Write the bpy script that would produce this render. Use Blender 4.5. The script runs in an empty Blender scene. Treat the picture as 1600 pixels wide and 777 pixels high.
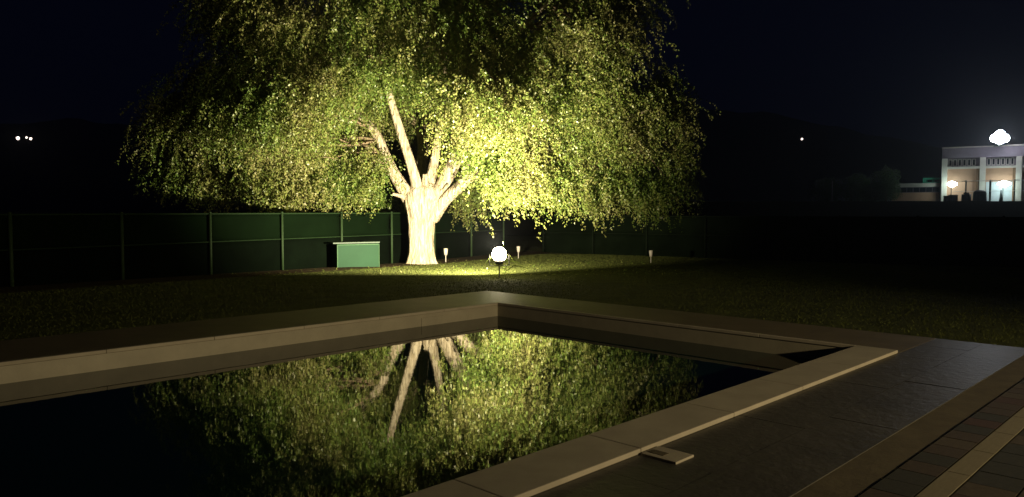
import bpy, bmesh, math, random
import numpy as np
from mathutils import Vector, Matrix
random.seed(7); rng = np.random.default_rng(11)
S = bpy.context.scene
COL = S.collection

# ------------------------------------------------------------------ camera, world, moonless night, exposure
cam_d = bpy.data.cameras.new('camera'); cam = bpy.data.objects.new('camera', cam_d); COL.objects.link(cam)
F = 1192.6; PIT = 0.0492
cam_d.sensor_width = 36; cam_d.lens = F / 1600 * 36
cam_d.clip_start = 0.05; cam_d.clip_end = 6000
cam.location = (0, 0, 1.6); cam.rotation_euler = (math.pi / 2 - PIT, 0, 0)
S.camera = cam
W = bpy.data.worlds.new('World'); S.world = W; W.use_nodes = True
wn = W.node_tree; bg = wn.nodes['Background']
bg.inputs[0].default_value = (0.16, 0.26, 1.0, 1); bg.inputs[1].default_value = 0.0042
S.view_settings.view_transform = 'Standard'; S.view_settings.look = 'None'
S.view_settings.exposure = 0; S.view_settings.gamma = 1
S.render.engine = 'CYCLES'
try:
    S.cycles.use_denoising = True
    S.cycles.max_bounces = 6; S.cycles.diffuse_bounces = 3; S.cycles.glossy_bounces = 4
    S.cycles.transparent_max_bounces = 8; S.cycles.caustics_reflective = False; S.cycles.caustics_refractive = False
    S.cycles.sample_clamp_indirect = 3.0
except Exception: pass

# light levels of the real lamps
FLOOD_W = 17500; PORCH_W = 5400
FLOOD = Vector((-0.335, 20.0, 0.46))

# ------------------------------------------------------------------ materials
def mat(name, col, rough=0.8, noise=None, bump=0.0, bscale=40, emit=None, estr=0, spec=0.4, metal=0.0, var=0.25, dist=0.01, col2=None, nscale=6):
    m = bpy.data.materials.new(name); m.use_nodes = True
    nt = m.node_tree; b = nt.nodes['Principled BSDF']
    b.inputs['Roughness'].default_value = rough; b.inputs['Metallic'].default_value = metal
    b.inputs['Specular IOR Level'].default_value = spec
    if emit:
        b.inputs['Emission Color'].default_value = (*emit, 1); b.inputs['Emission Strength'].default_value = estr
    tc = nt.nodes.new('ShaderNodeTexCoord')
    n = nt.nodes.new('ShaderNodeTexNoise'); n.inputs['Scale'].default_value = nscale; n.inputs['Detail'].default_value = 8
    n.inputs['Roughness'].default_value = 0.65
    nt.links.new(tc.outputs['Object'], n.inputs['Vector'])
    r = nt.nodes.new('ShaderNodeValToRGB')
    c2 = col2 or tuple(c * (1 - var) for c in col)
    c1 = tuple(min(1, c * (1 + var * .6)) for c in col)
    r.color_ramp.elements[0].position = .3; r.color_ramp.elements[0].color = (*c2, 1)
    r.color_ramp.elements[1].position = .7; r.color_ramp.elements[1].color = (*c1, 1)
    nt.links.new(n.outputs['Fac'], r.inputs[0]); nt.links.new(r.outputs[0], b.inputs['Base Color'])
    if bump:
        n2 = nt.nodes.new('ShaderNodeTexNoise'); n2.inputs['Scale'].default_value = bscale; n2.inputs['Detail'].default_value = 6
        nt.links.new(tc.outputs['Object'], n2.inputs['Vector'])
        bp = nt.nodes.new('ShaderNodeBump'); bp.inputs['Strength'].default_value = bump; bp.inputs['Distance'].default_value = dist
        nt.links.new(n2.outputs['Fac'], bp.inputs['Height']); nt.links.new(bp.outputs[0], b.inputs['Normal'])
    return m

M = {}
M['grass'] = mat('grass_ground', (0.056, 0.064, 0.014), 0.95, bump=1.0, bscale=60, dist=.04, var=.5, nscale=1.5, spec=.1)
M['blade'] = mat('grass_blade', (0.056, 0.066, 0.014), 0.8, var=.2, nscale=.8, spec=.1)
M['soil'] = mat('bare_soil', (0.04, 0.028, 0.014), 0.95, spec=.05, bump=.8, bscale=25, dist=.03, var=.5)
M['coping'] = mat('coping_stone', (0.34, 0.30, 0.22), 0.75, bump=.25, bscale=70, dist=.004, var=.16, nscale=2.5, spec=.3)
M['slate'] = mat('slate_paving', (0.062, 0.057, 0.043), 0.48, bump=.35, bscale=14, dist=.02, var=.3, nscale=1.3, spec=.5)
M['paving'] = mat('sandstone_paving', (0.12, 0.095, 0.052), 0.60, bump=.4, bscale=20, dist=.01, var=.25, nscale=2, spec=.25)
M['border'] = mat('border_stone', (0.10, 0.082, 0.05), 0.8, bump=.4, bscale=30, dist=.006, var=.25, spec=.2)
M['stripe'] = mat('pale_tile', (0.20, 0.17, 0.10), 0.7, bump=.3, bscale=40, dist=.004, var=.15, spec=.3)
M['grout'] = mat('grout', (0.04, 0.034, 0.024), 0.9, var=.2)
TILES = [mat('terracotta_tile_%s' % n, c, .7, bump=.3, bscale=30, dist=.004, var=.35, spec=.3) for n, c in
         (('red', (.065, .036, .023)), ('brown', (.062, .045, .027)), ('ochre', (.075, .057, .032)), ('dark', (.04, .038, .025)))]
M['poolwall'] = mat('pool_plaster', (0.30, 0.27, 0.19), 0.55, bump=.1, var=.14, nscale=3)
M['pooldeep'] = mat('pool_lining', (0.05, 0.12, 0.12), 0.5)
M['black'] = mat('black_opening', (0.02, 0.018, 0.015), 0.6)
M['bark'] = mat('willow_bark', (0.44, 0.345, 0.215), 0.9, var=.4, spec=.15, nscale=4)
M['twig'] = mat('twig_bark', (0.20, 0.15, 0.09), 0.9, bump=.4, var=.3, spec=.15)
M['netting'] = mat('green_windbreak_netting', (0.0014, 0.0040, 0.0011), 0.9, bump=.3, bscale=30, dist=.01, var=.3, nscale=.8, spec=.02)
M['netting_low'] = mat('green_hedge_netting', (0.0010, 0.0022, 0.0009), 0.9, bump=.4, bscale=20, dist=.02, var=.4, nscale=1.2, spec=.02)
M['dark_net'] = mat('dark_netting', (0.003, 0.005, 0.0025), 1.0, bump=.4, bscale=20, dist=.02, var=.4, nscale=1.2, spec=0)
M['postdark'] = mat('dark_green_post', (0.005, 0.008, 0.004), 0.9, var=.2, spec=.02)
M['postpaint'] = mat('pale_green_post', (0.016, 0.030, 0.011), 0.6, spec=.1, var=.2)
M['railpaint'] = mat('green_rail', (0.008, 0.017, 0.006), 0.6, spec=.05, var=.2)
M['box'] = mat('green_plastic', (0.010, 0.033, 0.015), 0.6, spec=.06, var=.10, nscale=2, bump=.05, bscale=12, dist=.01)
M['boxrim'] = mat('green_plastic_rim', (0.03, 0.07, 0.03), 0.6, spec=.1, var=.1)
M['boxlid'] = mat('dark_lid', (0.03, 0.05, 0.03), 0.6)
M['metal'] = mat('dark_metal', (0.06, 0.06, 0.055), 0.45, metal=.6)
M['palemetal'] = mat('pale_plastic', (0.36, 0.33, 0.27), 0.6, var=.1)
M['lens'] = mat('flood_lens', (1, .9, .7), .4, emit=(1, .86, .56), estr=70)
M['lantern'] = mat('lantern_glass', (1, .85, .6), .4, emit=(1, .72, .36), estr=14)
M['roofflood'] = mat('roof_flood_lens', (.9, .9, 1), .4, emit=(.88, .92, 1.0), estr=150)
M['walllamp'] = mat('wall_lamp_lens', (.9, 1, .95), .4, emit=(.78, 1.0, .88), estr=32)
M['bpink'] = mat('salmon_render', (0.46, 0.27, 0.19), 0.9, bump=.2, bscale=6, dist=.02, var=.14, nscale=.5)
M['bwhite'] = mat('grey_white_concrete', (0.50, 0.47, 0.44), 0.85, var=.16, nscale=.6)
M['bgrey'] = mat('grey_purple_fascia', (0.20, 0.17, 0.215), 0.8, var=.2, nscale=.6)
M['bbrown'] = mat('brown_pilaster', (0.20, 0.11, 0.06), 0.85, var=.2)
M['bblue'] = mat('pale_shutter', (0.42, 0.46, 0.52), 0.6, var=.08)
M['glass'] = mat('dark_glass', (0.02, 0.025, 0.04), 0.15, spec=.8)
M['teal'] = mat('teal_steel', (0.06, 0.38, 0.26), 0.5, var=.1)
M['silh'] = mat('dark_plastic', (0.03, 0.035, 0.03), 0.7, var=.3)
M['bush'] = mat('bush_leaf', (0.05, 0.09, 0.04), 0.8, var=.4, spec=.1)
M['bank'] = mat('dark_earth', (0.010, 0.011, 0.007), 1.0, var=.4, spec=0)
M['hill'] = mat('hill_scrub', (0.03, 0.035, 0.02), 1.0, var=.4, nscale=.02, spec=0)
M['rooflight'] = mat('far_lamp', (1, .8, .6), .5, emit=(1, .80, .68), estr=5)

# bark: ridges running up the stem
nt = M['bark'].node_tree; b = nt.nodes['Principled BSDF']
tc = nt.nodes.new('ShaderNodeTexCoord'); mp = nt.nodes.new('ShaderNodeMapping'); mp.inputs['Scale'].default_value = (7, 7, 1.1)
n1 = nt.nodes.new('ShaderNodeTexNoise'); n1.inputs['Scale'].default_value = 1.6; n1.inputs['Detail'].default_value = 9; n1.inputs['Distortion'].default_value = .8
bp = nt.nodes.new('ShaderNodeBump'); bp.inputs['Strength'].default_value = .95; bp.inputs['Distance'].default_value = .18
nt.links.new(tc.outputs['Object'], mp.inputs[0]); nt.links.new(mp.outputs[0], n1.inputs['Vector'])
nt.links.new(n1.outputs['Fac'], bp.inputs['Height']); nt.links.new(bp.outputs[0], b.inputs['Normal'])
rb = nt.nodes.new('ShaderNodeValToRGB'); rb.color_ramp.elements[0].position = .38; rb.color_ramp.elements[0].color = (.26, .21, .13, 1)
rb.color_ramp.elements[1].position = .56; rb.color_ramp.elements[1].color = (.42, .36, .25, 1)
nt.links.new(n1.outputs['Fac'], rb.inputs[0]); nt.links.new(rb.outputs[0], b.inputs['Base Color'])

def leaf_mat(name, ramp, trans=.4):
    m = bpy.data.materials.new(name); m.use_nodes = True; nt = m.node_tree; nt.nodes.clear()
    out = nt.nodes.new('ShaderNodeOutputMaterial')
    g = nt.nodes.new('ShaderNodeNewGeometry'); r = nt.nodes.new('ShaderNodeValToRGB')
    tc = nt.nodes.new('ShaderNodeTexCoord'); no = nt.nodes.new('ShaderNodeTexNoise'); no.inputs['Scale'].default_value = .45; no.inputs['Detail'].default_value = 3
    nt.links.new(tc.outputs['Object'], no.inputs['Vector'])
    mx = nt.nodes.new('ShaderNodeMath'); mx.operation = 'MULTIPLY_ADD'; mx.inputs[1].default_value = .55
    ad = nt.nodes.new('ShaderNodeMath'); ad.operation = 'MULTIPLY_ADD'; ad.inputs[1].default_value = 1.9; ad.inputs[2].default_value = -.72
    nt.links.new(no.outputs['Fac'], ad.inputs[0]); nt.links.new(g.outputs['Random Per Island'], mx.inputs[0]); nt.links.new(ad.outputs[0], mx.inputs[2])
    cr = r.color_ramp
    cr.elements[0].position = 0; cr.elements[0].color = (*ramp[0], 1); cr.elements[1].position = 1; cr.elements[1].color = (*ramp[-1], 1)
    for i, c in enumerate(ramp[1:-1]):
        e = cr.elements.new((i + 1) / (len(ramp) - 1)); e.color = (*c, 1)
    nt.links.new(mx.outputs[0], r.inputs[0])
    d = nt.nodes.new('ShaderNodeBsdfDiffuse'); t = nt.nodes.new('ShaderNodeBsdfTranslucent'); gl = nt.nodes.new('ShaderNodeBsdfGlossy')
    gl.inputs['Roughness'].default_value = .42; gl.inputs['Color'].default_value = (.9, .9, .8, 1)
    nt.links.new(r.outputs[0], d.inputs[0]); nt.links.new(r.outputs[0], t.inputs[0])
    a = nt.nodes.new('ShaderNodeMixShader'); a.inputs[0].default_value = trans
    nt.links.new(d.outputs[0], a.inputs[1]); nt.links.new(t.outputs[0], a.inputs[2])
    c = nt.nodes.new('ShaderNodeMixShader'); c.inputs[0].default_value = .022
    nt.links.new(a.outputs[0], c.inputs[1]); nt.links.new(gl.outputs[0], c.inputs[2]); nt.links.new(c.outputs[0], out.inputs[0])
    return m
M['leaf'] = leaf_mat('willow_leaf', [(.07, .13, .020), (.115, .165, .030), (.17, .18, .048), (.195, .18, .07)])
M['leafdark'] = leaf_mat('shrub_leaf', [(.06, .11, .05), (.10, .16, .08), (.12, .19, .09)])

# water: dark, mirror like, with faint ripples
m = bpy.data.materials.new('pool_water'); m.use_nodes = True; M['water'] = m
nt = m.node_tree; b = nt.nodes['Principled BSDF']
b.inputs['Base Color'].default_value = (.003, .016, .013, 1); b.inputs['Roughness'].default_value = .022; b.inputs['IOR'].default_value = 1.33
tc = nt.nodes.new('ShaderNodeTexCoord'); n1 = nt.nodes.new('ShaderNodeTexNoise'); n1.inputs['Scale'].default_value = 3.2; n1.inputs['Detail'].default_value = 2
bp = nt.nodes.new('ShaderNodeBump'); bp.inputs['Strength'].default_value = .10; bp.inputs['Distance'].default_value = .005
nt.links.new(tc.outputs['Object'], n1.inputs['Vector']); nt.links.new(n1.outputs['Fac'], bp.inputs['Height']); nt.links.new(bp.outputs[0], b.inputs['Normal'])

# ------------------------------------------------------------------ helpers
def tag(o, label=None, cat=None, group=None, kind=None):
    if label: o['label'] = label
    if cat: o['category'] = cat
    if group: o['group'] = group
    if kind: o['kind'] = kind
    return o
def empty(name, loc=(0, 0, 0), rz=0, label=None, cat=None, group=None):
    o = bpy.data.objects.new(name, None); COL.objects.link(o); o.location = loc; o.rotation_euler = (0, 0, rz)
    return tag(o, label, cat, group)
def link_mesh(name, me, material, parent=None, smooth=False):
    o = bpy.data.objects.new(name, me); COL.objects.link(o)
    if parent: o.parent = parent
    me.materials.append(material)
    if smooth: me.shade_smooth()
    return o
def from_bm(name, bm, material, parent=None, smooth=False, bevel=0, seg=2):
    bmesh.ops.recalc_face_normals(bm, faces=bm.faces)
    me = bpy.data.meshes.new(name); bm.to_mesh(me); bm.free()
    o = link_mesh(name, me, material, parent, smooth)
    if bevel:
        md = o.modifiers.new('bevel', 'BEVEL'); md.width = bevel; md.segments = seg; md.limit_method = 'ANGLE'
    return o
def from_np(name, verts, faces, material, parent=None, smooth=False):
    verts = np.asarray(verts, np.float32); faces = np.asarray(faces, np.int32); k = faces.shape[1]
    me = bpy.data.meshes.new(name)
    me.vertices.add(len(verts)); me.vertices.foreach_set('co', verts.ravel())
    me.loops.add(faces.size); me.loops.foreach_set('vertex_index', faces.ravel())
    me.polygons.add(len(faces)); me.polygons.foreach_set('loop_start', np.arange(0, faces.size, k, dtype=np.int32))
    me.polygons.foreach_set('loop_total', np.full(len(faces), k, np.int32))
    me.update(calc_edges=True)
    return link_mesh(name, me, material, parent, smooth)
def boxbm(bm, c, s, rot=None):
    """box of size s centred on c"""
    g = bmesh.ops.create_cube(bm, size=1)['verts']
    mt = Matrix.Translation(c) @ (rot or Matrix.Identity(4)) @ Matrix.Diagonal((*s, 1))
    bmesh.ops.transform(bm, matrix=mt, verts=g); return g
def box(name, c, s, material, parent=None, bevel=0, rot=None):
    bm = bmesh.new(); boxbm(bm, c, s, rot); return from_bm(name, bm, material, parent, bevel=bevel)
def cylbm(bm, p0, p1, r0, r1=None, seg=10, cap=True):
    p0, p1 = Vector(p0), Vector(p1); r1 = r0 if r1 is None else r1
    d = p1 - p0; q = d.to_track_quat('Z', 'Y').to_matrix().to_4x4()
    bmesh.ops.create_cone(bm, cap_ends=cap, segments=seg, radius1=r0, radius2=r1, depth=d.length, matrix=Matrix.Translation((p0 + p1) / 2) @ q)
def cyl(name, p0, p1, r0, material, parent=None, r1=None, seg=10, smooth=True):
    bm = bmesh.new(); cylbm(bm, p0, p1, r0, r1, seg); o = from_bm(name, bm, material, parent, smooth=False)
    return o
def lathe(name, prof, material, parent=None, seg=16, mtx=None):
    bm = bmesh.new(); rings = []
    for r, z in prof:
        rings.append([bm.verts.new((r * math.cos(2 * math.pi * i / seg), r * math.sin(2 * math.pi * i / seg), z)) for i in range(seg)])
    for a, b_ in zip(rings, rings[1:]):
        for i in range(seg): bm.faces.new((a[i], a[(i + 1) % seg], b_[(i + 1) % seg], b_[i]))
    bm.faces.new(rings[0][::-1]); bm.faces.new(rings[-1])
    if mtx: bmesh.ops.transform(bm, matrix=mtx, verts=bm.verts)
    return from_bm(name, bm, material, parent, smooth=True)
def tube_np(pts, rads, seg=10, lump=0.0, freq=3.0, seed=0):
    """tube along a smoothed polyline, returns verts, quads"""
    pts = np.asarray(pts, float); rads = np.asarray(rads, float)
    n = max(6, int(len(pts) * 6)); t = np.linspace(0, len(pts) - 1, n)
    def cr(P, t):
        i = np.clip(t.astype(int), 0, len(P) - 2); u = (t - i)[:, None]
        p0 = P[np.clip(i - 1, 0, len(P) - 1)]; p1 = P[i]; p2 = P[i + 1]; p3 = P[np.clip(i + 2, 0, len(P) - 1)]
        return .5 * (2 * p1 + (p2 - p0) * u + (2 * p0 - 5 * p1 + 4 * p2 - p3) * u ** 2 + (3 * p1 - p0 - 3 * p2 + p3) * u ** 3)
    C = cr(pts, t); R = np.interp(t, np.arange(len(pts)), rads)
    T = np.gradient(C, axis=0); T /= np.linalg.norm(T, axis=1)[:, None] + 1e-9
    ref = np.array([0.3, 1, 0.1]); A = np.cross(T, ref); A /= np.linalg.norm(A, axis=1)[:, None] + 1e-9; B = np.cross(T, A)
    th = np.linspace(0, 2 * np.pi, seg, endpoint=False)
    rr = R[:, None] * (1 + lump * np.sin(freq * th[None] + seed + t[:, None] * .9) + lump * .7 * np.sin(5 * th[None] + 2.1 * seed + t[:, None] * 2.3))
    V = C[:, None] + rr[..., None] * (np.cos(th)[None, :, None] * A[:, None] + np.sin(th)[None, :, None] * B[:, None])
    V = V.reshape(-1, 3); i = np.arange(n - 1)[:, None] * seg; j = np.arange(seg)[None]
    Q = np.stack([i + j, i + (j + 1) % seg, i + seg + (j + 1) % seg, i + seg + j], -1).reshape(-1, 4)
    return V, Q
def merge(parts):
    Vs, Qs, o = [], [], 0
    for V, Q in parts: Vs.append(V); Qs.append(Q + o); o += len(V)
    return np.concatenate(Vs), np.concatenate(Qs)

def at(px, py, Y):
    """the world point at depth Y that the photograph shows at px, py"""
    x = (px - 800) / F; y = -(py - 388.5) / F
    d = Vector((x, math.cos(PIT) + y * math.sin(PIT), y * math.cos(PIT) - math.sin(PIT)))
    return Vector((0, 0, 1.6)) + d * (Y / d.y)

# pool frame: a runs along the long sides, b across; corner (0,0) is the far inner corner
PSI = 0.7758; CX, CY = -0.2518, 13.2734
sA, cA = math.sin(PSI), math.cos(PSI)
def ab(a, b_, z=0.0): return (CX + a * sA + b_ * cA, CY + a * cA - b_ * sA, z)
def gz(x, y):
    """height of the ground: falls gently to the tree, then rises to a bank before the far buildings"""
    y = np.asarray(y, float)
    z = -0.045 - 0.022 * np.clip(y - 15, 0, 13)
    return z

# ------------------------------------------------------------------ ground sheet with a hole for the pool terrace
A0, A1 = -22.0, 1.475        # terrace extent along a
B0, B1 = -1.81, 16.0
def grid_ab(name, la, lb, skip, material, zoff=0.0, flat=None):
    la, lb = np.array(la), np.array(lb); n = len(lb)
    aa, bb = np.meshgrid(la, lb, indexing='ij')
    X = CX + aa * sA + bb * cA; Y = CY + aa * cA - bb * sA
    Z = (gz(X, Y) if flat is None else np.full_like(X, flat)) + zoff
    V = np.stack([X, Y, Z], -1).reshape(-1, 3); Q = []
    for i in range(len(la) - 1):
        for j in range(n - 1):
            if skip and skip((la[i] + la[i + 1]) / 2, (lb[j] + lb[j + 1]) / 2): continue
            Q.append((i * n + j, (i + 1) * n + j, (i + 1) * n + j + 1, i * n + j + 1))
    return from_np(name, V, np.array(Q), material, smooth=True)
far = [90, 120, 160, 230, 340, 520, 800, 1200, 1700]
la = [-x for x in far[::-1]] + list(np.arange(-70, A0 - 1, 4)) + list(np.linspace(A0, A1, 16)) + list(np.arange(2, 26, 1.0)) + list(np.arange(26, 80, 3.0)) + far
lb = [-x for x in far[::-1]] + list(np.arange(-74, -16, 3.0)) + list(np.arange(-16, B0 - .4, 1.0)) + list(np.linspace(B0, B1, 14)) + list(np.arange(18, 74, 4)) + far
ground = grid_ab('lawn', la, lb, lambda a, b_: A0 < a < A1 and B0 < b_ < B1, M['grass'])
tag(ground, 'dark mown lawn around the pool terrace', 'lawn', kind='structure')

# ------------------------------------------------------------------ terrace and pool
PAV = -0.035; HW = -0.2345
PL = -14.0; NI = 6.08; NO = 6.54; WA = 0.0535; WB = 0.045
def quads_ab(name, rects, z, material, thick=0.05, bevel=0.0, parent=None):
    bm = bmesh.new()
    for a0, a1, b0, b1 in rects:
        top = [bm.verts.new(ab(a, b_, z)) for a, b_ in ((a0, b0), (a1, b0), (a1, b1), (a0, b1))]
        bot = [bm.verts.new(ab(a, b_, z - thick)) for a, b_ in ((a0, b0), (a1, b0), (a1, b1), (a0, b1))]
        bm.faces.new(top); bm.faces.new(bot[::-1])
        for i in range(4): bm.faces.new((top[i], bot[i], bot[(i + 1) % 4], top[(i + 1) % 4]))
    return from_bm(name, bm, material, parent, bevel=bevel)
BG = 7.60; BT = 7.865
# sandstone walk along the two far sides, then slate on the near side
tag(quads_ab('stone_path', [(A0, A1, B0, -WA - .004), (WB + .002, A1, -WA - .003, NO), (PL - 8, PL - 1.0, -WA - .004, NO)], PAV, M['paving'], .3), 'pale stone paving strip between the lawn and the far pool edge', 'paving', kind='structure')
terr = tag(quads_ab('slate_terrace', [(A0, A1, NO + .002, BG)], PAV - .016, M['grout'], .3), 'smooth dark slate terrace beside the near pool edge', 'paving', kind='structure')
k = 0
for b0_, b1_ in ((NO + .003, 7.075), (7.078, BG - .001)):
    a = A0 + 12 + (.45 if k else 0)
    while a < A1 - .05:
        a2 = min(a + .9, A1); o = quads_ab('slab', [(a + .0015, a2 - .0015, b0_, b1_)], PAV - .002 + random.uniform(-.0012, .0012), M['slate'], .02, parent=terr); a = a2
    k += 1
tag(quads_ab('border_strip', [(A0, A1, BG + .0005, BT)], PAV - .009, M['border'], .3), 'brownish stone border between slate terrace and tiled patio', 'paving', kind='structure')
patio = tag(quads_ab('patio', [(A0, A1 + 4, BT + .004, B1)], PAV - .012, M['grout'], .3), 'patio of dark terracotta tiles with a pale stripe', 'patio', kind='structure')
# individual tiles: rows at the scale the photograph shows
tb = bmesh.new(); boxbm(tb, (0, 0, 0), (1, 1, 1)); tile_me = {}
for k, tm in enumerate(TILES + [M['stripe']]):
    me = bpy.data.meshes.new('tile'); tb.to_mesh(me); me.materials.append(tm); tile_me[k] = me
tb.free()
def tile(a0, a1, b0, b1, k, dz=0.0):
    o = bpy.data.objects.new('tile', tile_me[k]); COL.objects.link(o); o.parent = patio
    x, y, _ = ab((a0 + a1) / 2, (b0 + b1) / 2)
    o.location = (x, y, PAV - .012 + dz); o.rotation_euler = (0, 0, math.pi / 2 - PSI); o.scale = (a1 - a0 - .008, b1 - b0 - .008, .02)
a = -5.6
while a < -0.2:
    la_ = .24
    tile(a, a + la_, BT + .01, 8.105, random.choice([0, 1, 1, 2, 3, 3]), random.uniform(-.001, .001))
    a += la_
a = -5.8
while a < -0.5:
    tile(a, a + .6, 8.11, 8.25, 4, .001); a += .6
b_ = 8.255
for row in range(3):
    a = -5.2 + row * .5 + (row % 2) * .13
    while a < -1.2:
        tile(a, a + .27, b_, b_ + .27, random.choice([0, 1, 2, 2, 3, 3]), random.uniform(-.001, .001)); a += .27
    b_ += .275

pool = empty('swimming_pool', ab(-7, 3, 0), label='large rectangular pool with raised pale stone coping, in front of the lit tree', cat='swimming pool')
inv = Matrix.Translation(-Vector(pool.location))
def pp(o): o.matrix_parent_inverse = inv; return o
# near coping slabs, end to end with hair joints
def slab(rect, z, material, thick, bevel, name='coping_slab'):
    return pp(quads_ab(name, [rect], z, material, thick, bevel, parent=pool))
edges = list(np.linspace(PL, WB, 12))
for a0, a1 in zip(edges, edges[1:]): slab((a0 + .0015, a1 - .0015, NI, NO), 0.0, M['coping'], .038, .007)
for a0, a1 in zip(edges, edges[1:]): slab((a0 + .0015, a1 - .0015, -WA, .012), 0.0, M['coping'], .042, .006)
be = list(np.linspace(.0135, NI - .001, 6))
for b0, b1 in zip(be, be[1:]): slab((-.012, WB, b0 + .0015, b1 - .0015), 0.0, M['coping'], .042, .006)
# walls: plaster band under the coping lip, going down to the pool floor
def wallq(name, p, q, z0, z1, material, off=0):
    bm = bmesh.new(); (ax, bx), (ay, by) = p, q
    v = [bm.verts.new(ab(ax, bx, z0)), bm.verts.new(ab(ay, by, z0)), bm.verts.new(ab(ay, by, z1)), bm.verts.new(ab(ax, bx, z1))]
    bm.faces.new(v); return pp(from_bm(name, bm, material, pool))
wallq('pool_wall', (PL, 0), (0, 0), -1.6, -.046, M['poolwall'])
wallq('pool_wall', (0, 0), (0, NI + .02), -1.6, -.046, M['poolwall'])
wallq('pool_wall', (PL, NI + .02), (0, NI + .02), -1.6, -.040, M['poolwall'])
wallq('pool_wall', (PL, 0), (PL, NI + .02), -1.6, -.02, M['poolwall'])
bm = bmesh.new(); bm.faces.new([bm.verts.new(ab(*p, -1.6)) for p in ((PL, 0), (0, 0), (0, NI + .02), (PL, NI + .02))]); pp(from_bm('pool_floor', bm, M['pooldeep'], pool))
# skimmer mouth in the far wall
sk = pp(quads_ab('skimmer_frame', [(-1.70, -1.24, -.02, .010)], -.10, M['poolwall'], .16, .003, parent=pool))
skb = quads_ab('skimmer_mouth', [(-1.67, -1.27, .0105, .0135)], -.115, M['black'], .13, parent=sk); skb.matrix_parent_inverse = inv
wat = grid_ab('water', np.linspace(PL, 0, 24), np.linspace(0, NI + .02, 14), None, M['water'], flat=HW)
tag(wat, 'still dark pool water mirroring the lit tree', 'water', kind='structure')
# small pale stone hatch beside the near coping
h = empty('drain_cover', ab(-4.98, 6.69, PAV), label='small pale stone cover with a dark slot, set in the slate beside the near coping', cat='drain cover')
hi = Matrix.Translation(-Vector(h.location))
for r_, z_, m_, n_ in (((-5.09, -4.87, 6.555, 6.83), .013, M['coping'], 'cover_slab'), ((-5.04, -4.97, 6.58, 6.70), .016, M['border'], 'slot')):
    o = quads_ab(n_, [r_], PAV + z_, m_, .03 if n_ == 'cover_slab' else .01, .004 if n_ == 'cover_slab' else 0, parent=h); o.matrix_parent_inverse = hi

# ------------------------------------------------------------------ grass blades near the terrace and in the lamp's light
N = 210000
bx = rng.uniform(-13, 13, N); by = 8.5 + 25.5 * rng.random(N)
da, db = bx - CX, by - CY
aa = da * sA + db * cA; bb = da * cA - db * sA
keep = ~((aa > A0) & (aa < A1) & (bb > B0) & (bb < B1))
lx = -6.2 + (by - 21.8) * (7.6 / 12.5)
keep &= (bx > lx - .1 - (by > 34) * 9)
keep &= (np.abs(bx) < by * .72) & (rng.random(N) < np.clip(by / 16, .35, 1))
bx, by = bx[keep], by[keep]; N = len(bx); bz = gz(bx, by)
th = rng.uniform(0, 2 * np.pi, N); hh = rng.uniform(.016, .036, N); w = rng.uniform(.006, .012, N)
lean = rng.normal(0, .018, (N, 2))
base = np.stack([bx, by, bz - .003], 1); dv = np.stack([np.cos(th) * w, np.sin(th) * w, np.zeros(N)], 1)
V = np.empty((N, 3, 3)); V[:, 0] = base - dv; V[:, 1] = base + dv; V[:, 2] = base + np.concatenate([lean, hh[:, None]], 1)
tag(from_np('grass', V.reshape(-1, 3), np.arange(3 * N).reshape(-1, 3), M['blade']), 'short mown grass of the lawn between terrace and fence', 'grass', kind='stuff')

# soil strip in front of the left fence
fd = Vector((7.6, 12.5, 0)).normalized(); fn = Vector((-fd.y, fd.x, 0))   # fn points away from the lawn
L0 = Vector((-6.2, 21.8, 0)); FP = L0 + fn * 1.55
Vs = []; ns = 60
for i in range(ns):
    s = -18 + 34 * i / (ns - 1); j = random.uniform(-.06, .06)
    for k, o_ in enumerate((-.0 + j, .8, 1.9)):
        p = L0 + fd * s + fn * o_; Vs.append((p.x, p.y, float(gz(p.x, p.y)) + .006 + (.03 if k == 1 else 0)))
Q = [(3 * i + k, 3 * i + 3 + k, 3 * i + 4 + k, 3 * i + 1 + k) for i in range(ns - 1) for k in range(2)]
tag(from_np('soil_strip', Vs, Q, M['soil'], smooth=True), 'bare brown soil strip along the foot of the green fence', 'soil', kind='structure')

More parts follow.
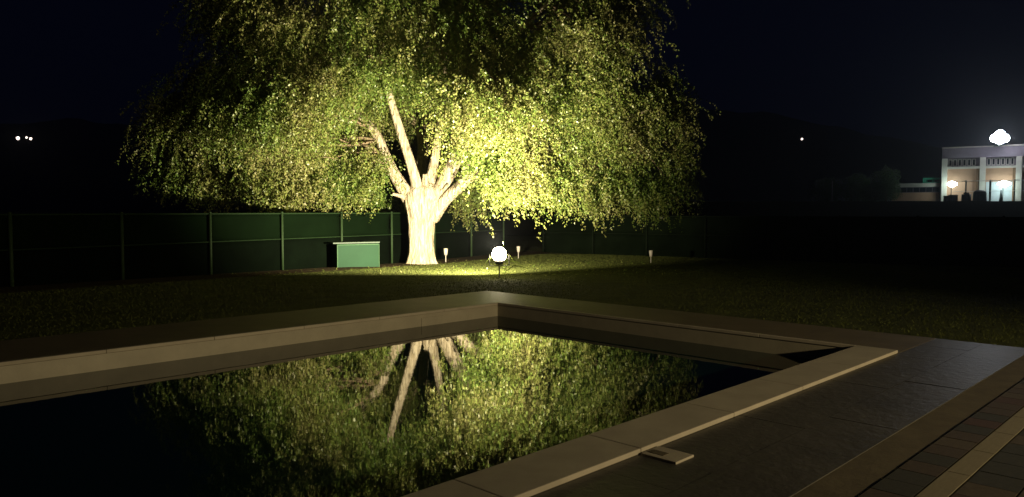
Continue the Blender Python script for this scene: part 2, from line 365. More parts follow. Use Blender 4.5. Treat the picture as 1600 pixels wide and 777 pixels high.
# ------------------------------------------------------------------ fences
def fence(name, p0, d, s0, s1, step, ztop, label, phase=0.0, mats=('postpaint', 'railpaint', 'netting', 'netting_low')):
    root = empty(name, (p0.x, p0.y, float(gz(p0.x, p0.y))), math.atan2(d.y, d.x), label, 'fence')
    g0 = root.location.z; H = ztop - g0; mid = H * .55
    s = s0 + phase; posts = []
    while s <= s1: posts.append(s); s += step
    pm = None; rm = None; nm = []
    bm = bmesh.new(); cylbm(bm, (0, 0, -.35), (0, 0, H + .03), .04, seg=10); cylbm(bm, (0, 0, H + .03), (0, 0, H + .06), .048, .02, seg=10)
    pm = bpy.data.meshes.new('post'); bm.to_mesh(pm); bm.free(); pm.materials.append(M[mats[0]]); pm.shade_smooth()
    for q in posts:
        o = bpy.data.objects.new('post', pm); COL.objects.link(o); o.parent = root; o.location = (q, -.055, 0)
    for q, q2 in zip(posts, posts[1:]):
        for nm_, zz, r_ in (('top_rail', H, .022), ('middle_rail', mid, .016)):
            bm = bmesh.new(); cylbm(bm, (q + .045, -.04, zz), (q2 - .045, -.04, zz), r_, seg=8); from_bm(nm_, bm, M[mats[1]], root)
        for nm_, z0, z1, mt_ in (('netting_panel', mid + .01, H - .01, M[mats[2]]), ('lower_panel', -.3, mid - .012, M[mats[3]])):
            nx, nz = 14, 6; VV = []; QQ = []
            for i in range(nx + 1):
                for j in range(nz + 1):
                    u = i / nx; v = j / nz
                    sag = .035 * math.sin(math.pi * v) * (math.sin(u * 5 + q) + .5 * math.sin(u * 13 + q * 2)) * (1 if nm_ == 'netting_panel' else .5)
                    VV.append((q + .01 + (q2 - q - .02) * u, sag + .0, z0 + (z1 - z0) * v))
            for i in range(nx):
                for j in range(nz):
                    k = i * (nz + 1) + j; QQ.append((k, k + nz + 1, k + nz + 2, k + 1))
            o = from_np(nm_, VV, QQ, mt_, root, smooth=True)
            sd = o.modifiers.new('thickness', 'SOLIDIFY'); sd.thickness = .006
    return root
fl = fence('windbreak_fence', FP, fd, -15.6, 15.5, 2.56, 1.52, 'low green netting fence with pale green posts behind the lit tree', phase=-0.03 + 15.6 - 15.36 + .9)
RC = L0 + fd * 15.6 + fn * .6
rd = Vector((math.cos(math.radians(-33)), math.sin(math.radians(-33)), 0))
fence('netting_fence', RC, rd, 0.1, 24, 2.56, 1.38, 'dark green netting fence closing the lawn to the right of the floodlight', mats=('postdark', 'postdark', 'dark_net', 'dark_net'))

# ------------------------------------------------------------------ the tree
T0 = Vector((-3.33, 27.6, 0)); T0.z = float(gz(T0.x, T0.y))
tree = empty('willow_tree', T0, 0, 'big spreading tree with drooping foliage, lit from below by the garden floodlight', 'tree')
def tl(px, py, dy=0.0):
    p = at(px, py, T0.y + dy) - T0; return (p.x, p.y, p.z)
# trunk: fluted, flaring at the root and at the fork
prof = [(-.25, .72, 0), (0.0, .60, 0), (.12, .545, 0), (.4, .51, .01), (.9, .485, .02), (1.4, .50, .03), (1.8, .56, .04), (2.1, .66, .06), (2.4, .74, .10), (2.7, .66, .12), (2.95, .42, .12)]
seg = 72; VV = []; zs = np.linspace(prof[0][0], prof[-1][0], 60)
P = np.array(prof); cs = rng.uniform(0, 6.28, 8)
for z in zs:
    r = .93 * np.interp(z, P[:, 0], P[:, 1]); ox = np.interp(z, P[:, 0], P[:, 2])
    for i in range(seg):
        t = 2 * math.pi * i / seg
        rr = r * (1 + .055 * math.sin(3 * t + cs[0] + z * .5) + .05 * math.sin(5 * t + cs[1] - z * .6) + .030 * math.sin(9 * t + cs[2] + z * 1.3) + .018 * math.sin(17 * t + cs[3] - z * 2.2) + .02 * math.sin(6 * z + 2 * t))
        if z < .3: rr *= 1 + (.3 - z) * .35 * max(0, math.sin(5 * t + 1))
        VV.append((ox + rr * math.cos(t), rr * math.sin(t) * .92, z))
QQ = [(i * seg + j, i * seg + (j + 1) % seg, (i + 1) * seg + (j + 1) % seg, (i + 1) * seg + j) for i in range(len(zs) - 1) for j in range(seg)]
VV.append((.12, 0, 2.95)); c = len(VV) - 1
from_np('trunk', VV, QQ, M['bark'], tree, smooth=True)
limbs = [
    ([tl(650, 330, 0), tl(632, 298, -.15), tl(614, 268, -.3), tl(601, 240, -.4), tl(580, 200, -.5), tl(520, 150, -.6), tl(430, 110, -.8), tl(340, 110, -1)], [.36, .27, .22, .19, .16, .13, .09, .05]),
    ([tl(656, 318, -.1), tl(650, 285, -.35), tl(638, 245, -.6), tl(624, 200, -.8), tl(612, 160, -1), tl(598, 100, -1.3), tl(590, 20, -1.6), tl(560, -60, -1.8)], [.34, .22, .18, .16, .14, .12, .09, .05]),
    ([tl(664, 318, 0), tl(672, 285, -.1), tl(680, 245, 0), tl(686, 205, .1), tl(694, 150, .3), tl(700, 80, .6), tl(720, 0, .9), tl(740, -70, 1)], [.34, .21, .17, .14, .13, .11, .08, .05]),
    ([tl(672, 330, .05), tl(688, 300, -.1), tl(702, 270, -.3), tl(718, 240, -.5), tl(742, 195, -.8), tl(762, 150, -1), tl(790, 80, -1.3), tl(850, 10, -1.6), tl(900, -40, -2)], [.38, .32, .28, .25, .20, .17, .13, .09, .05]),
    ([tl(676, 340, 0), tl(694, 315, -.3), tl(718, 292, -.6), tl(742, 272, -.9), tl(790, 250, -1.2), tl(860, 235, -1.4), tl(940, 200, -1.6), tl(1020, 170, -1.7)], [.30, .24, .22, .19, .15, .12, .08, .04]),
    ([tl(660, 320, .2), tl(655, 280, .9), tl(660, 230, 2.2), tl(650, 170, 3.8), tl(640, 120, 5.2), tl(620, 80, 6.8)], [.34, .25, .2, .16, .12, .05]),
    ([tl(664, 322, .2), tl(700, 280, 1.2), tl(760, 230, 2.6), tl(840, 180, 4), tl(920, 140, 5)], [.3, .22, .17, .12, .05]),
    ([tl(654, 322, .2), tl(620, 280, 1.1), tl(550, 220, 2.4), tl(460, 170, 3.6), tl(370, 140, 4.6)], [.3, .2, .15, .11, .05]),
]
for i, (pts, rads) in enumerate(limbs):
    V_, Q_ = tube_np(pts, [r * .9 for r in rads], 16, lump=.05, seed=i * 1.7); from_np('limb', V_, Q_, M['bark'], tree, smooth=True)
# broken stubs at the fork
for p, q, r0 in ((tl(640, 312, -.3), tl(613, 303, -.55), .10), (tl(640, 300, -.3), tl(628, 284, -.5), .12), (tl(664, 290, -.35), tl(664, 272, -.4), .15), (tl(690, 300, -.4), tl(700, 288, -.6), .07)):
    V_, Q_ = tube_np([p, tuple((np.array(p) + np.array(q)) / 2 + .02), q], [r0, r0 * .8, r0 * .45], 12, lump=.12, seed=p[0]); from_np('branch_stub', V_, Q_, M['bark'], tree, smooth=True)

# crown: clumps of drooping strands of small leaves
RX, RF, RB = 8.3, 5.9, 7.5
lampL = np.array(FLOOD - T0)
rng = np.random.default_rng(5)
def tipz(u):      # lowest hanging tips along the picture's width, above the root
    xs = [-10.6, -9.3, -7.6, -6.2, -4.8, -3.4, -1.2, -.5, 1.4, 2.2, 3.5, 5, 6.5, 8, 9.3, 10.4]
    zz = [5.0, 2.75, 2.2, 2.35, 1.7, 2.0, 2.2, 3.2, 3.1, 2.15, 2.05, 2.1, 1.95, 1.95, 2.6, 4.2]
    return np.interp(u, xs, zz)
def front(x, z):      # how far the crown comes towards the camera
    f = 3.0 + .27 * (z - 2) + .5 * math.sin(x * 1.25 + .6) * math.sin(z * 1.1 + .3) + .35 * math.sin(x * 2.7 + z * 1.9)
    f += 1.4 * math.exp(-((x - 1.6) / 1.0) ** 2 - ((z - 4.9) / .7) ** 2) - 1.1 * math.exp(-((x - 1.6) / 1.5) ** 2 - ((z - 7.5) / 1.5) ** 2)
    f += 1.4 * math.exp(-((x + 3.3) / 1.2) ** 2 - ((z - 4.8) / .7) ** 2) - 1.2 * math.exp(-((x + 3.1) / 1.6) ** 2 - ((z - 7.3) / 1.4) ** 2)
    return f
centres = []
while len(centres) < 1150:
    t = rng.uniform(0, 2 * np.pi); rr = rng.random() ** .5
    x = rr * math.cos(t); yy = rr * math.sin(t); q = rr
    top = 3.6 + 9.2 * max(0, 1 - q ** 3.4) ** (1 / 2.2)
    x *= RX
    lo = tipz(x) + 1.0 + 2.4 * max(0, 1 - q * 1.45) + rng.uniform(0, .5) + .7 * math.sin(x * 1.9 + yy * 4) ** 2
    if top < lo + .2: continue
    z = lo + (top - lo) * rng.random()
    x *= .90 + .10 * min(1, max(0, (z - 2.5) / 2.0)) + .03 * math.sin(z * 2.3 + (1 if x > 0 else 3))
    y = yy * (RB if yy > 0 else front(x, z))
    inner = (q < .70 and lo + 1.4 < z < top - 2.0)
    if inner and rng.random() < .60: continue
    if -2.3 < x < 1.9 and y < .8 and z < 4.4: continue      # the open fork
    if -2.2 < x < 2.0 and y < .2 and z < 6.3 - .5 * abs(x + .2): continue
    if abs(x - lampL[0]) < 1.0 and abs(y - lampL[1]) < 1.6 and z < 4.0: continue
    g = math.sin(x * .9 + 1.3) * math.sin(z * 1.05 + .4) * math.sin(y * .8 + 2)
    if g > .30: continue
    centres.append((x, y, z, q))
def cl(px, py, dy):
    p = at(px, py, T0.y + dy) - T0; return (p.x, p.y, p.z, .8)
extra = []
for px, py, dy in ((250, 190, 0), (262, 225, -.5), (272, 255, 0), (285, 262, -1), (268, 160, -.6), (300, 262, -1), (330, 275, -1.6), (352, 285, -1.4), (372, 270, -1.2), (402, 262, -2), (425, 268, -2.2), (447, 288, -2.4), (462, 290, -2.3), (452, 306, -2.4),
                   (498, 272, -2), (520, 288, -2), (532, 296, -1.8), (560, 290, -1.5), (585, 262, -1.6), (598, 300, 1.5), (612, 315, 1.8), (590, 245, -1.2), (575, 270, -1.4), (715, 310, 2.4), (735, 302, 2.6), (722, 290, 2.2), (748, 296, 2),
                   (775, 262, -3.2), (792, 270, -3.3), (808, 285, -3), (782, 280, -3.0), (765, 285, -2.6), (830, 270, -3), (848, 295, -2.6), (870, 290, -2.4), (893, 282, -2.6), (915, 300, -2.4), (935, 296, -2.2), (960, 285, -2), (978, 296, -1.8),
                   (1005, 300, -1.6), (1022, 296, -1.4), (1045, 285, -1), (1042, 262, -1), (1050, 235, -.6), (1052, 200, -.4), (1050, 165, 0), (1030, 120, 0)):
    extra += [cl(px, py, dy)]
for _ in range(40):      # low boughs reaching forward, which shade the crown above them
    if _ % 2: x, y, z = rng.uniform(-4.9, -2.5), rng.uniform(-5.3, -3.4), 4.9 + rng.normal(0, .3)
    else: x, y, z = rng.uniform(1.9, 3.2), rng.uniform(-5.3, -3.4), 4.9 + rng.normal(0, .3)
    centres.append((x, y, z, .8))
centres += extra
C_ = np.array(centres)
sup = C_[rng.choice(len(C_), 150, replace=False), :3]      # the clumps gather on boughs, leaving gaps between
dd = np.linalg.norm((C_[:, None, :3] - sup[None]) * [1, 1, 1.15], axis=2); nr = dd.argmin(1)
C_[:-len(extra), :3] += (sup[nr] - C_[:, :3])[:-len(extra)] * .42
ns = 27
NE = len(extra) * ns * 2; C2 = np.concatenate([np.repeat(C_, ns, axis=0), np.repeat(C_[-len(extra):], ns, axis=0)]); sp = C2; n = len(sp)
fr = np.zeros(n, bool); fr[-(2 * len(extra) * ns):] = True
start = sp[:, :3] + rng.normal(0, 1, (n, 3)) * np.where(fr[:, None], np.array([[.30, .45, .28]]), np.array([[.62, .55, .34]]))
out = start[:, :2] / (np.linalg.norm(start[:, :2], axis=1)[:, None] + .3)
dirh = out + rng.normal(0, .7, (n, 2)); dirh /= np.linalg.norm(dirh, axis=1)[:, None]
leng = rng.uniform(.5, 1.45, n) * np.where(start[:, 2] < 5, 1.15, .9)
maxl = np.maximum(start[:, 2] - tipz(start[:, 0]) + rng.uniform(-.15, .35, n), .3); leng = np.where(fr, rng.uniform(.6, 1.25, n), np.minimum(leng, maxl + .25))
K = 30
tt = (np.arange(K)[None] + rng.random((n, K))) / K
s_ = tt * leng[:, None]
hx = .55 * (1 - np.exp(-s_ * 2.2)); dz = -(s_ - .30 * (1 - np.exp(-s_ * 3)))
pos = np.empty((n, K, 3)); pos[..., 0] = start[:, None, 0] + dirh[:, None, 0] * hx; pos[..., 1] = start[:, None, 1] + dirh[:, None, 1] * hx; pos[..., 2] = start[:, None, 2] + dz
pos += rng.normal(0, .035, pos.shape)
Pp = pos.reshape(-1, 3); m_ = len(Pp)
# leaf: folded diamond pointing down and out
az = rng.uniform(0, 2 * np.pi, m_); el = rng.normal(-.75, .45, m_)
ax = np.stack([np.cos(az) * np.cos(el), np.sin(az) * np.cos(el), np.sin(el)], 1)
side = np.cross(ax, rng.normal(0, 1, (m_, 3))); side /= np.linalg.norm(side, axis=1)[:, None] + 1e-9
ll = rng.uniform(.055, .105, m_)[:, None]; ww = ll * rng.uniform(.2, .34, m_)[:, None]
V = np.empty((m_, 4, 3)); V[:, 0] = Pp; V[:, 1] = Pp + ax * ll * .45 + side * ww; V[:, 2] = Pp + ax * ll; V[:, 3] = Pp + ax * ll * .45 - side * ww
cr_o = from_np('crown', V.reshape(-1, 3), np.arange(4 * m_).reshape(-1, 4), M['leaf'], tree); cr_o['kind'] = 'stuff'
# twigs carrying the strands and boughs reaching the clumps
LP = np.concatenate([np.array(p) for p, r in limbs for _ in (0,)]); 
dense = []
for p, r in limbs:
    p = np.array(p)
    for i in range(1, len(p) - 1):
        for u in (0, .5): dense.append(p[i] * (1 - u) + p[i + 1] * u)
dense = np.array(dense); parts = []
for k in range(0, len(C_), 2):
    c = C_[k, :3]; cand = dense[(dense[:, 2] < c[2] + 1.2)]
    j = np.argmin(np.linalg.norm((cand - c) * np.array([1, 1, 1.2]), axis=1)); s0 = cand[j]; L = np.linalg.norm(c - s0)
    if L < .4: continue
    mid1 = s0 + (c - s0) * .35 + np.array([0, 0, .12 * L]) + rng.normal(0, .06 * L, 3); mid2 = s0 + (c - s0) * .72 + np.array([0, 0, .12 * L]) + rng.normal(0, .05 * L, 3)
    r0 = .012 + .009 * L
    parts.append(tube_np([s0, mid1, mid2, c], [r0, r0 * .75, r0 * .45, .006], 5))
V_, Q_ = merge(parts); o = from_np('boughs', V_, Q_, M['twig'], tree, smooth=True); o['kind'] = 'stuff'

# fallen leaves under the tree
n = 1600; lx_ = rng.uniform(-9, 5, n); ly_ = rng.uniform(20.5, 30, n); kp = (lx_ > -6.2 + (ly_ - 21.8) * .608 - 1.4); lx_, ly_ = lx_[kp], ly_[kp]; n = len(lx_)
c = np.stack([lx_, ly_, gz(lx_, ly_) + .02 + .02 * rng.random(n)], 1); a1 = rng.normal(0, 1, (n, 3)) * [1, 1, .25]; a1 /= np.linalg.norm(a1, axis=1)[:, None]
a2 = np.cross(a1, rng.normal(0, .3, (n, 3)) + [0, 0, 1]); a2 /= np.linalg.norm(a2, axis=1)[:, None]
V = np.empty((n, 4, 3)); V[:, 0] = c - a1 * .05; V[:, 1] = c + a2 * .018; V[:, 2] = c + a1 * .05; V[:, 3] = c - a2 * .018
tag(from_np('fallen_leaves', V.reshape(-1, 3), np.arange(4 * n).reshape(-1, 4), M['leaf']), 'small fallen leaves scattered on the lawn under the tree', 'leaves', kind='stuff')

# ------------------------------------------------------------------ green garden box by the fence
bd = Vector((.866, .5, 0)); bnrm = Vector((-.5, .866, 0))
b0 = at(527, 419, 24.6); gzb = float(gz(b0.x, b0.y)); BW, BD, BH = 1.43, .75, .80
bx_ = empty('storage_box', (b0.x, b0.y, gzb), math.atan2(bd.y, bd.x), 'green garden storage box standing on the soil between fence and trunk', 'storage box')
box('body', (BW / 2, BD / 2, BH / 2 - .02), (BW, BD, BH - .0), M['box'], bx_, .015)
bm = bmesh.new()
for c, s in (((.012, -.006, BH / 2 - .02), (.03, .016, BH - .02)), ((BW - .012, -.006, BH / 2 - .02), (.02, .016, BH - .02)), ((BW / 2, -.006, BH - .045), (BW - .06, .016, .028))): boxbm(bm, c, s)
from_bm('edge_trim', bm, M['boxrim'], bx_, bevel=.003)
box('lid', (BW / 2 - .05, BD / 2 + .02, BH + .015), (BW + .16, BD + .02, .05), M['boxlid'], bx_, .012)

# ------------------------------------------------------------------ floodlight
aim = Vector((-2.9, 7.2, 4.7)).normalized()
gf = float(gz(FLOOD.x, FLOOD.y))
fl_ = empty('floodlight', (FLOOD.x, FLOOD.y, gf), 0, 'glaring round garden floodlight on a spike in the lawn, aimed up at the tree', 'floodlight')
fc = Vector((0, 0, FLOOD.z - gf)); q4 = Matrix.Translation(fc) @ aim.to_track_quat('Z', 'Y').to_matrix().to_4x4()
lathe('lens', [(.045, -.195), (.115, -.16), (.17, -.095), (.195, 0), (.17, .095), (.115, .16), (.045, .195)], M['lens'], fl_, 28, Matrix.Translation(fc))
lathe('housing', [(.03, -.28), (.09, -.27), (.12, -.22), (.13, -.16), (.12, -.155)], M['metal'], fl_, 28, Matrix.Translation(fc))
bm = bmesh.new()
for sx in (-1, 1): cylbm(bm, fc + Vector((sx * .26, 0, 0)), fc + Vector((sx * .26, 0, -.30)), .012, seg=8); cylbm(bm, fc + Vector((sx * .235, 0, 0)), fc + Vector((sx * .265, 0, 0)), .02, seg=8)
cylbm(bm, fc + Vector((-.26, 0, -.30)), fc + Vector((.26, 0, -.30)), .012, seg=8)
from_bm('bracket', bm, M['metal'], fl_)
cyl('spike', (0, 0, -.2), (0, 0, fc.z - .29), .014, M['metal'], fl_, r1=.02)
sd = bpy.data.lights.new('floodlight_beam', 'SPOT'); so = bpy.data.objects.new('floodlight_beam', sd); COL.objects.link(so)
sd.energy = FLOOD_W; sd.color = (1, .87, .60); sd.spot_size = math.radians(146); sd.spot_blend = .7; sd.shadow_soft_size = .12
so.parent = fl_; so.location = fc + aim * .30; so.rotation_euler = aim.to_track_quat('-Z', 'Y').to_euler()
# plant with strap leaves by the floodlight
pr = empty('strap_leaf_plant', (FLOOD.x + .05, FLOOD.y + .45, float(gz(0, 20.4))), 0, 'small arching plant just behind the floodlight', 'plant')
for k, (dx, dy, hgt, ln) in enumerate(((-.32, .05, .55, .5), (.06, .0, .95, .25), (.42, .1, .42, .6), (.25, -.05, .6, .4), (-.15, .12, .7, .3), (.55, .0, .30, .5))):
    pts = [(0, 0, 0), (dx * .25, dy, hgt * .55), (dx * .6, dy, hgt), (dx * 1.0, dy, hgt * .93), (dx * 1.3, dy, hgt * .7)]
    VV = []; wv = [.012, .02, .026, .02, .004]
    for p, w_ in zip(pts, wv): VV += [(p[0], p[1] - w_, p[2] + w_ * .5), (p[0], p[1] + w_ * .4, p[2] - w_)]
    from_np('leaf', VV, [(2 * i, 2 * i + 1, 2 * i + 3, 2 * i + 2) for i in range(4)], M['leaf'], pr, smooth=True)

# ------------------------------------------------------------------ small unlit spike lights in the lawn
def spike_light(px, pyb, Y, scale, label):
    p = at(px, pyb, Y); g = float(gz(p.x, p.y))
    r = empty('garden_light', (p.x, p.y, g), 0, label, 'garden light', 'small unlit spike lights in the lawn')
    lathe('head', [(.035, .24), (.05, .25), (.062, .33), (.07, .44), (.072, .47), (.066, .472), (.06, .44)], M['palemetal'], r, 14)
    cyl('stake', (0, 0, -.1), (0, 0, .245), .014, M['palemetal'], r)
    r.scale = (scale,) * 3; return r
spike_light(696.5, 404, 28.6, 1.12, 'small pale spike light in the grass just right of the big trunk')
spike_light(810, 404, 31.0, 1.05, 'faint spike light a little behind and right of the glaring floodlight')
spike_light(1017, 405, 28.2, 1.0, 'small pale spike light alone at the foot of the dark right-hand fence')
spike_light(250, 437, 20.3, .9, 'dim spike light alone in the dark lawn on the far left')

# ------------------------------------------------------------------ earth bank that carries the far buildings
Vs = []; nbk = 120
by_ = [(58, -.5), (66, .3), (74, 1.5), (80, 2.35), (83.5, 2.70), (85.5, 2.62), (88, 2.32), (96, 2.3), (150, 2.3), (175, -.6)]
for i in range(nbk):
    x = -60 + 320 * i / (nbk - 1)
    for y, z in by_:
        e_ = min(1, max(0, (x + 60) / 50)); e_ = e_ * e_ * (3 - 2 * e_)
        Vs.append((x, y, -.5 + (z + .5) * e_ + (.05 * math.sin(x * .9) + .04 * math.sin(x * 2.3 + 1) if 60 < y < 87 else 0) * e_))
k_ = len(by_)
Q = [(k_ * i + j, k_ * i + k_ + j, k_ * i + k_ + j + 1, k_ * i + j + 1) for i in range(nbk - 1) for j in range(k_ - 1)]
tag(from_np('earth_bank', Vs, Q, M['bank'], smooth=True), 'dark earth bank below the far hall', 'bank', kind='structure')

# ------------------------------------------------------------------ far buildings on the bank
YB = 100.0; gB = 2.4
PHI = math.radians(33); cP, sP = math.cos(PHI), math.sin(PHI)
def P3(px, py, Y=YB): return at(px, py, Y)
O3 = P3(1471, 300); zt = lambda py: P3(1500, py, 98.5).z
def fx(px, off=0.0):
    """distance along the facade, off metres before it, seen at px"""
    k = P3(px, 300).x / YB; w = -off
    return (k * (O3.y + w * cP) - O3.x - w * sP) / (cP + k * sP)
def fw(px, off=0.0, z=gB):
    x = fx(px, off); return Vector((O3.x + x * cP - off * sP, O3.y - x * sP - off * cP, z))
def hb(name, x0, x1, y0, y1, z0, z1, material, parent, bevel=0):
    return box(name, ((x0 + x1) / 2, (y0 + y1) / 2, (z0 + z1) / 2), (x1 - x0, y1 - y0, z1 - z0), material, parent, bevel)
HW_ = 17.0
hall = empty('industrial_hall', (O3.x, O3.y, 0), -PHI, 'floodlit salmon and grey industrial hall on the bank at the far right', 'building')
hb('wall', .05, HW_, .02, 10, gB - .5, zt(264), M['bpink'], hall)
hb('parapet', 0, HW_ + .02, -.10, 10.02, zt(247), zt(231), M['bgrey'], hall)
hb('coping', -.05, HW_ + .05, -.18, 10.1, zt(231) + .003, zt(231) + .14, M['bwhite'], hall)
hb('ledge', -.02, HW_, -.30, .5, zt(264) + .003, zt(260.5), M['bwhite'], hall)
hb('window_recess', .06, HW_, .25, 9.9, zt(260.5) + .003, zt(247) - .003, M['bgrey'], hall)
for px in (1475, 1534.5, 1591):
    x = fx(px); hb('pilaster', x - .32, x + .32, -.34, .018, gB - .5, zt(247) - .01, M['bwhite'], hall, .02)
for px in (1528.0, 1585.0):
    x = fx(px); hb('pilaster_return', x - .24, x + .24, -.22, .018, gB - .5, zt(264) - .01, M['bbrown'], hall)
for g0_, g1_ in ((1480, 1524), (1540, 1584), (1596, 1640)):
    for k in range(6):
        a_ = fx(g0_ + (g1_ - g0_) * k / 6 + .8); c_ = fx(g0_ + (g1_ - g0_) * (k + 1) / 6 - .8)
        w_ = hb('window', a_, c_, .10, .245, zt(260) + .05, zt(248) - .05, M['bwhite'], hall)
        hb('pane', a_ + .09, c_ - .09, .075, .097, zt(260) + .14, zt(248) - .14, M['glass'], w_)
a_ = fx(1540); c_ = fx(1584)
hb('shutter_door', a_, c_, -.05, .018, gB, zt(285), M['bblue'], hall)
for k in range(9):
    z_ = gB + (zt(285) - gB) * (k + .5) / 9; hb('shutter_slat', a_ + .03, c_ - .03, -.09, -.052, z_ - .16, z_ + .16, M['bblue'], hall)

# low annexe to the left
ax0 = fx(1394, -1); ax1 = -.1
anx = empty('low_annexe', (O3.x, O3.y, 0), -PHI, 'low dim annexe with a dark window band left of the floodlit hall', 'building')
hb('wall', ax0, ax1, .9, 7, gB - .5, zt(300), M['bpink'], anx)
hb('roof_edge', ax0 - .2, ax1, .6, 7.2, zt(291), zt(285), M['bwhite'], anx)
hb('upper_wall', ax0 + .05, ax1 - .02, 1.2, 6.9, zt(300) + .003, zt(291) - .003, M['bgrey'], anx)
for k in range(7):
    u0 = ax0 + .3 + (ax1 - ax0 - .5) * k / 7; u1 = ax0 + .3 + (ax1 - ax0 - .5) * (k + 1) / 7 - .12
    hb('window', u0, u1, 1.05, 1.195, zt(299), zt(292), M['glass'], anx)
# teal steel frame above the annexe
tf = empty('steel_canopy', (O3.x, O3.y, 0), -PHI, 'teal steel canopy frame on the annexe roof beside the hall', 'canopy')
c0, c1 = fx(1441, -1), -.15
zr = zt(277.5); zb = zt(285) + .003
for y_ in (1.4, 3.4):
    hb('beam', c0, c1, y_ - .11, y_ + .11, zr - .12, zr + .12, M['teal'], tf); hb('beam', c0 + .15, c1, y_ - .04, y_ + .08, zr - .56, zr - .44, M['teal'], tf)
    for u in (.0, .12, .55, .98):
        x = c0 + .1 + (c1 - c0 - .2) * u; hb('upright', x - .1, x + .1, y_ - .1, y_ + .1, zb, zr - .123, M['teal'], tf)

# roof floodlights: three heads on one mast bracket
mr = empty('roof_floodlight', fw(1557, .75, zt(231) + .1), 0, 'blinding bluish white floodlight cluster on the roof of the far hall', 'floodlight')
cyl('mast', (0, 0, -.1), (0, 0, 1.6), .07, M['metal'], mr); box('arm', (0, .45, -.05), (.14, 1.2, .1), M['metal'], mr)
box('crossbar', (0, -.09, 1.15), (1.9, .1, .1), M['metal'], mr)
for dx, dz, r_ in ((-.62, .85, .50), (.62, .85, .50), (0, 1.3, .55), (0.0, .62, .50)):
    qm = Matrix.Translation((dx, -.35, dz)) @ Vector((-.5, -1, -.12)).to_track_quat('Z', 'Y').to_matrix().to_4x4()
    lathe('lamp_lens', [(r_, 0), (r_ * .96, .10), (r_ * .7, .2), (r_ * .3, .25)], M['roofflood'], mr, 18, qm)
    lathe('lamp_housing', [(r_ * .3, -.25), (r_ * .8, -.15), (r_ * 1.06, -.02), (r_ * 1.06, .02)], M['metal'], mr, 18, qm)
# wall lamps on poles before the hall
for px, py, wdt, lab in ((1487, 288, .66, 'oval greenish white lamp before the left bay of the far hall'), (1568, 287.5, .84, 'larger oval greenish white lamp before the shutter door of the far hall')):
    p = fw(px, 1.6); p.z = P3(px, py, p.y).z
    r = empty('yard_lamp', (p.x, p.y, gB), 0, lab, 'lamp', 'oval yard lamps before the far hall')
    cyl('pole', (0, .12, -.3), (0, .12, p.z - gB), .05, M['metal'], r)
    o = lathe('lamp_lens', [(.05, -.16), (.35, -.13), (.85, -.05), (1, .0), (.85, .06), (.4, .13), (.05, .15)], M['walllamp'], r, 22, Matrix.Translation((0, -.05, p.z - gB)) @ Matrix.Diagonal((wdt, wdt * .6, 2.5, 1)) )
    o2 = lathe('lamp_hood', [(.04, .18), (.5, .16), (.8, .12)], M['metal'], r, 18, Matrix.Translation((0, -.02, p.z - gB + .22)) @ Matrix.Diagonal((wdt, wdt * .6, .5, 1)))
    o.scale = (1, 1, 1)
# yard fence in front of the hall
yf = empty('yard_fence', (O3.x, O3.y, 0), -PHI, 'wire fence with dark posts and a pale top rail before the far hall', 'fence')
zr = zt(284.5)
for px, r_ in ((1509, .09), (1547, .12), (1585, .09), (1600, .07), (1528, .04)):
    cyl('post', (fx(px, 3), -3, gB - .6), (fx(px, 3), -3, zr + .1), r_, M['silh'], yf)
for z_, r_, mm in ((zr, .04, M['bwhite']), (zt(300), .025, M['bwhite'])):
    cyl('rail', (fx(1490, 3), -3.14, z_), (fx(1640, 3), -3.14, z_), r_, mm, yf)
o = empty('pale_post', (P3(1469.5, 300, YB - 3).x, YB - 3, gB), 0, 'thin pale post at the left corner of the far hall', 'post')
cyl('shaft', (0, 0, -.5), (0, 0, P3(1469, 281, YB - 3).z - gB), .10, M['bwhite'], o); box('cap', (0, 0, P3(1469, 281, YB - 3).z - gB + .05), (.26, .26, .09), M['bwhite'], o)
# dark containers on the bank before the hall
def bin_(px, w, top, kind, label):
    p = P3(px, 318, 90); r = empty('dark_container' if kind != 'cone' else 'traffic_cone', (p.x, 90, 2.4), 0, label, 'container' if kind != 'cone' else 'cone')
    H = P3(px, top, 90).z - 2.4
    if kind == 'box':
        box('body', (0, 0, H * .44), (w, w * .8, H * .88), M['silh'], r, .03); box('lid', (0, 0, H * .94), (w * 1.06, w * .86, H * .11), M['silh'], r, .03)
    elif kind == 'can':
        lathe('body', [(w * .42, 0), (w * .5, .1), (w * .5, H * .84)], M['silh'], r, 16); lathe('cap', [(w * .28, H * .845), (w * .28, H)], M['silh'], r, 12)
    elif kind == 'dome':
        lathe('body', [(w * .6, 0), (w * .52, .25), (w * .5, H * .72)], M['silh'], r, 20); lathe('dome', [(w * .5, H * .723), (w * .44, H * .88), (w * .25, H * .98), (w * .05, H)], M['silh'], r, 20)
    else:
        lathe('body', [(w * .5, .05), (w * .25, H * .5), (w * .1, H)], M['silh'], r, 12); box('foot', (0, 0, .02), (w * 1.2, w * 1.2, .06), M['silh'], r)
bin_(1479, .55, 306, 'box', 'lowest dark box at the left corner of the far hall')
bin_(1489, .78, 304.5, 'box', 'dark square container left of the capped barrel before the far hall')
bin_(1509.5, 1.0, 301, 'can', 'dark capped barrel between square container and domed tank before the far hall')
bin_(1530.5, 1.4, 297, 'dome', 'large dark domed tank before the far hall')
bin_(1563.5, .5, 297, 'cone', 'dark pointed cone before the shutter door of the far hall')

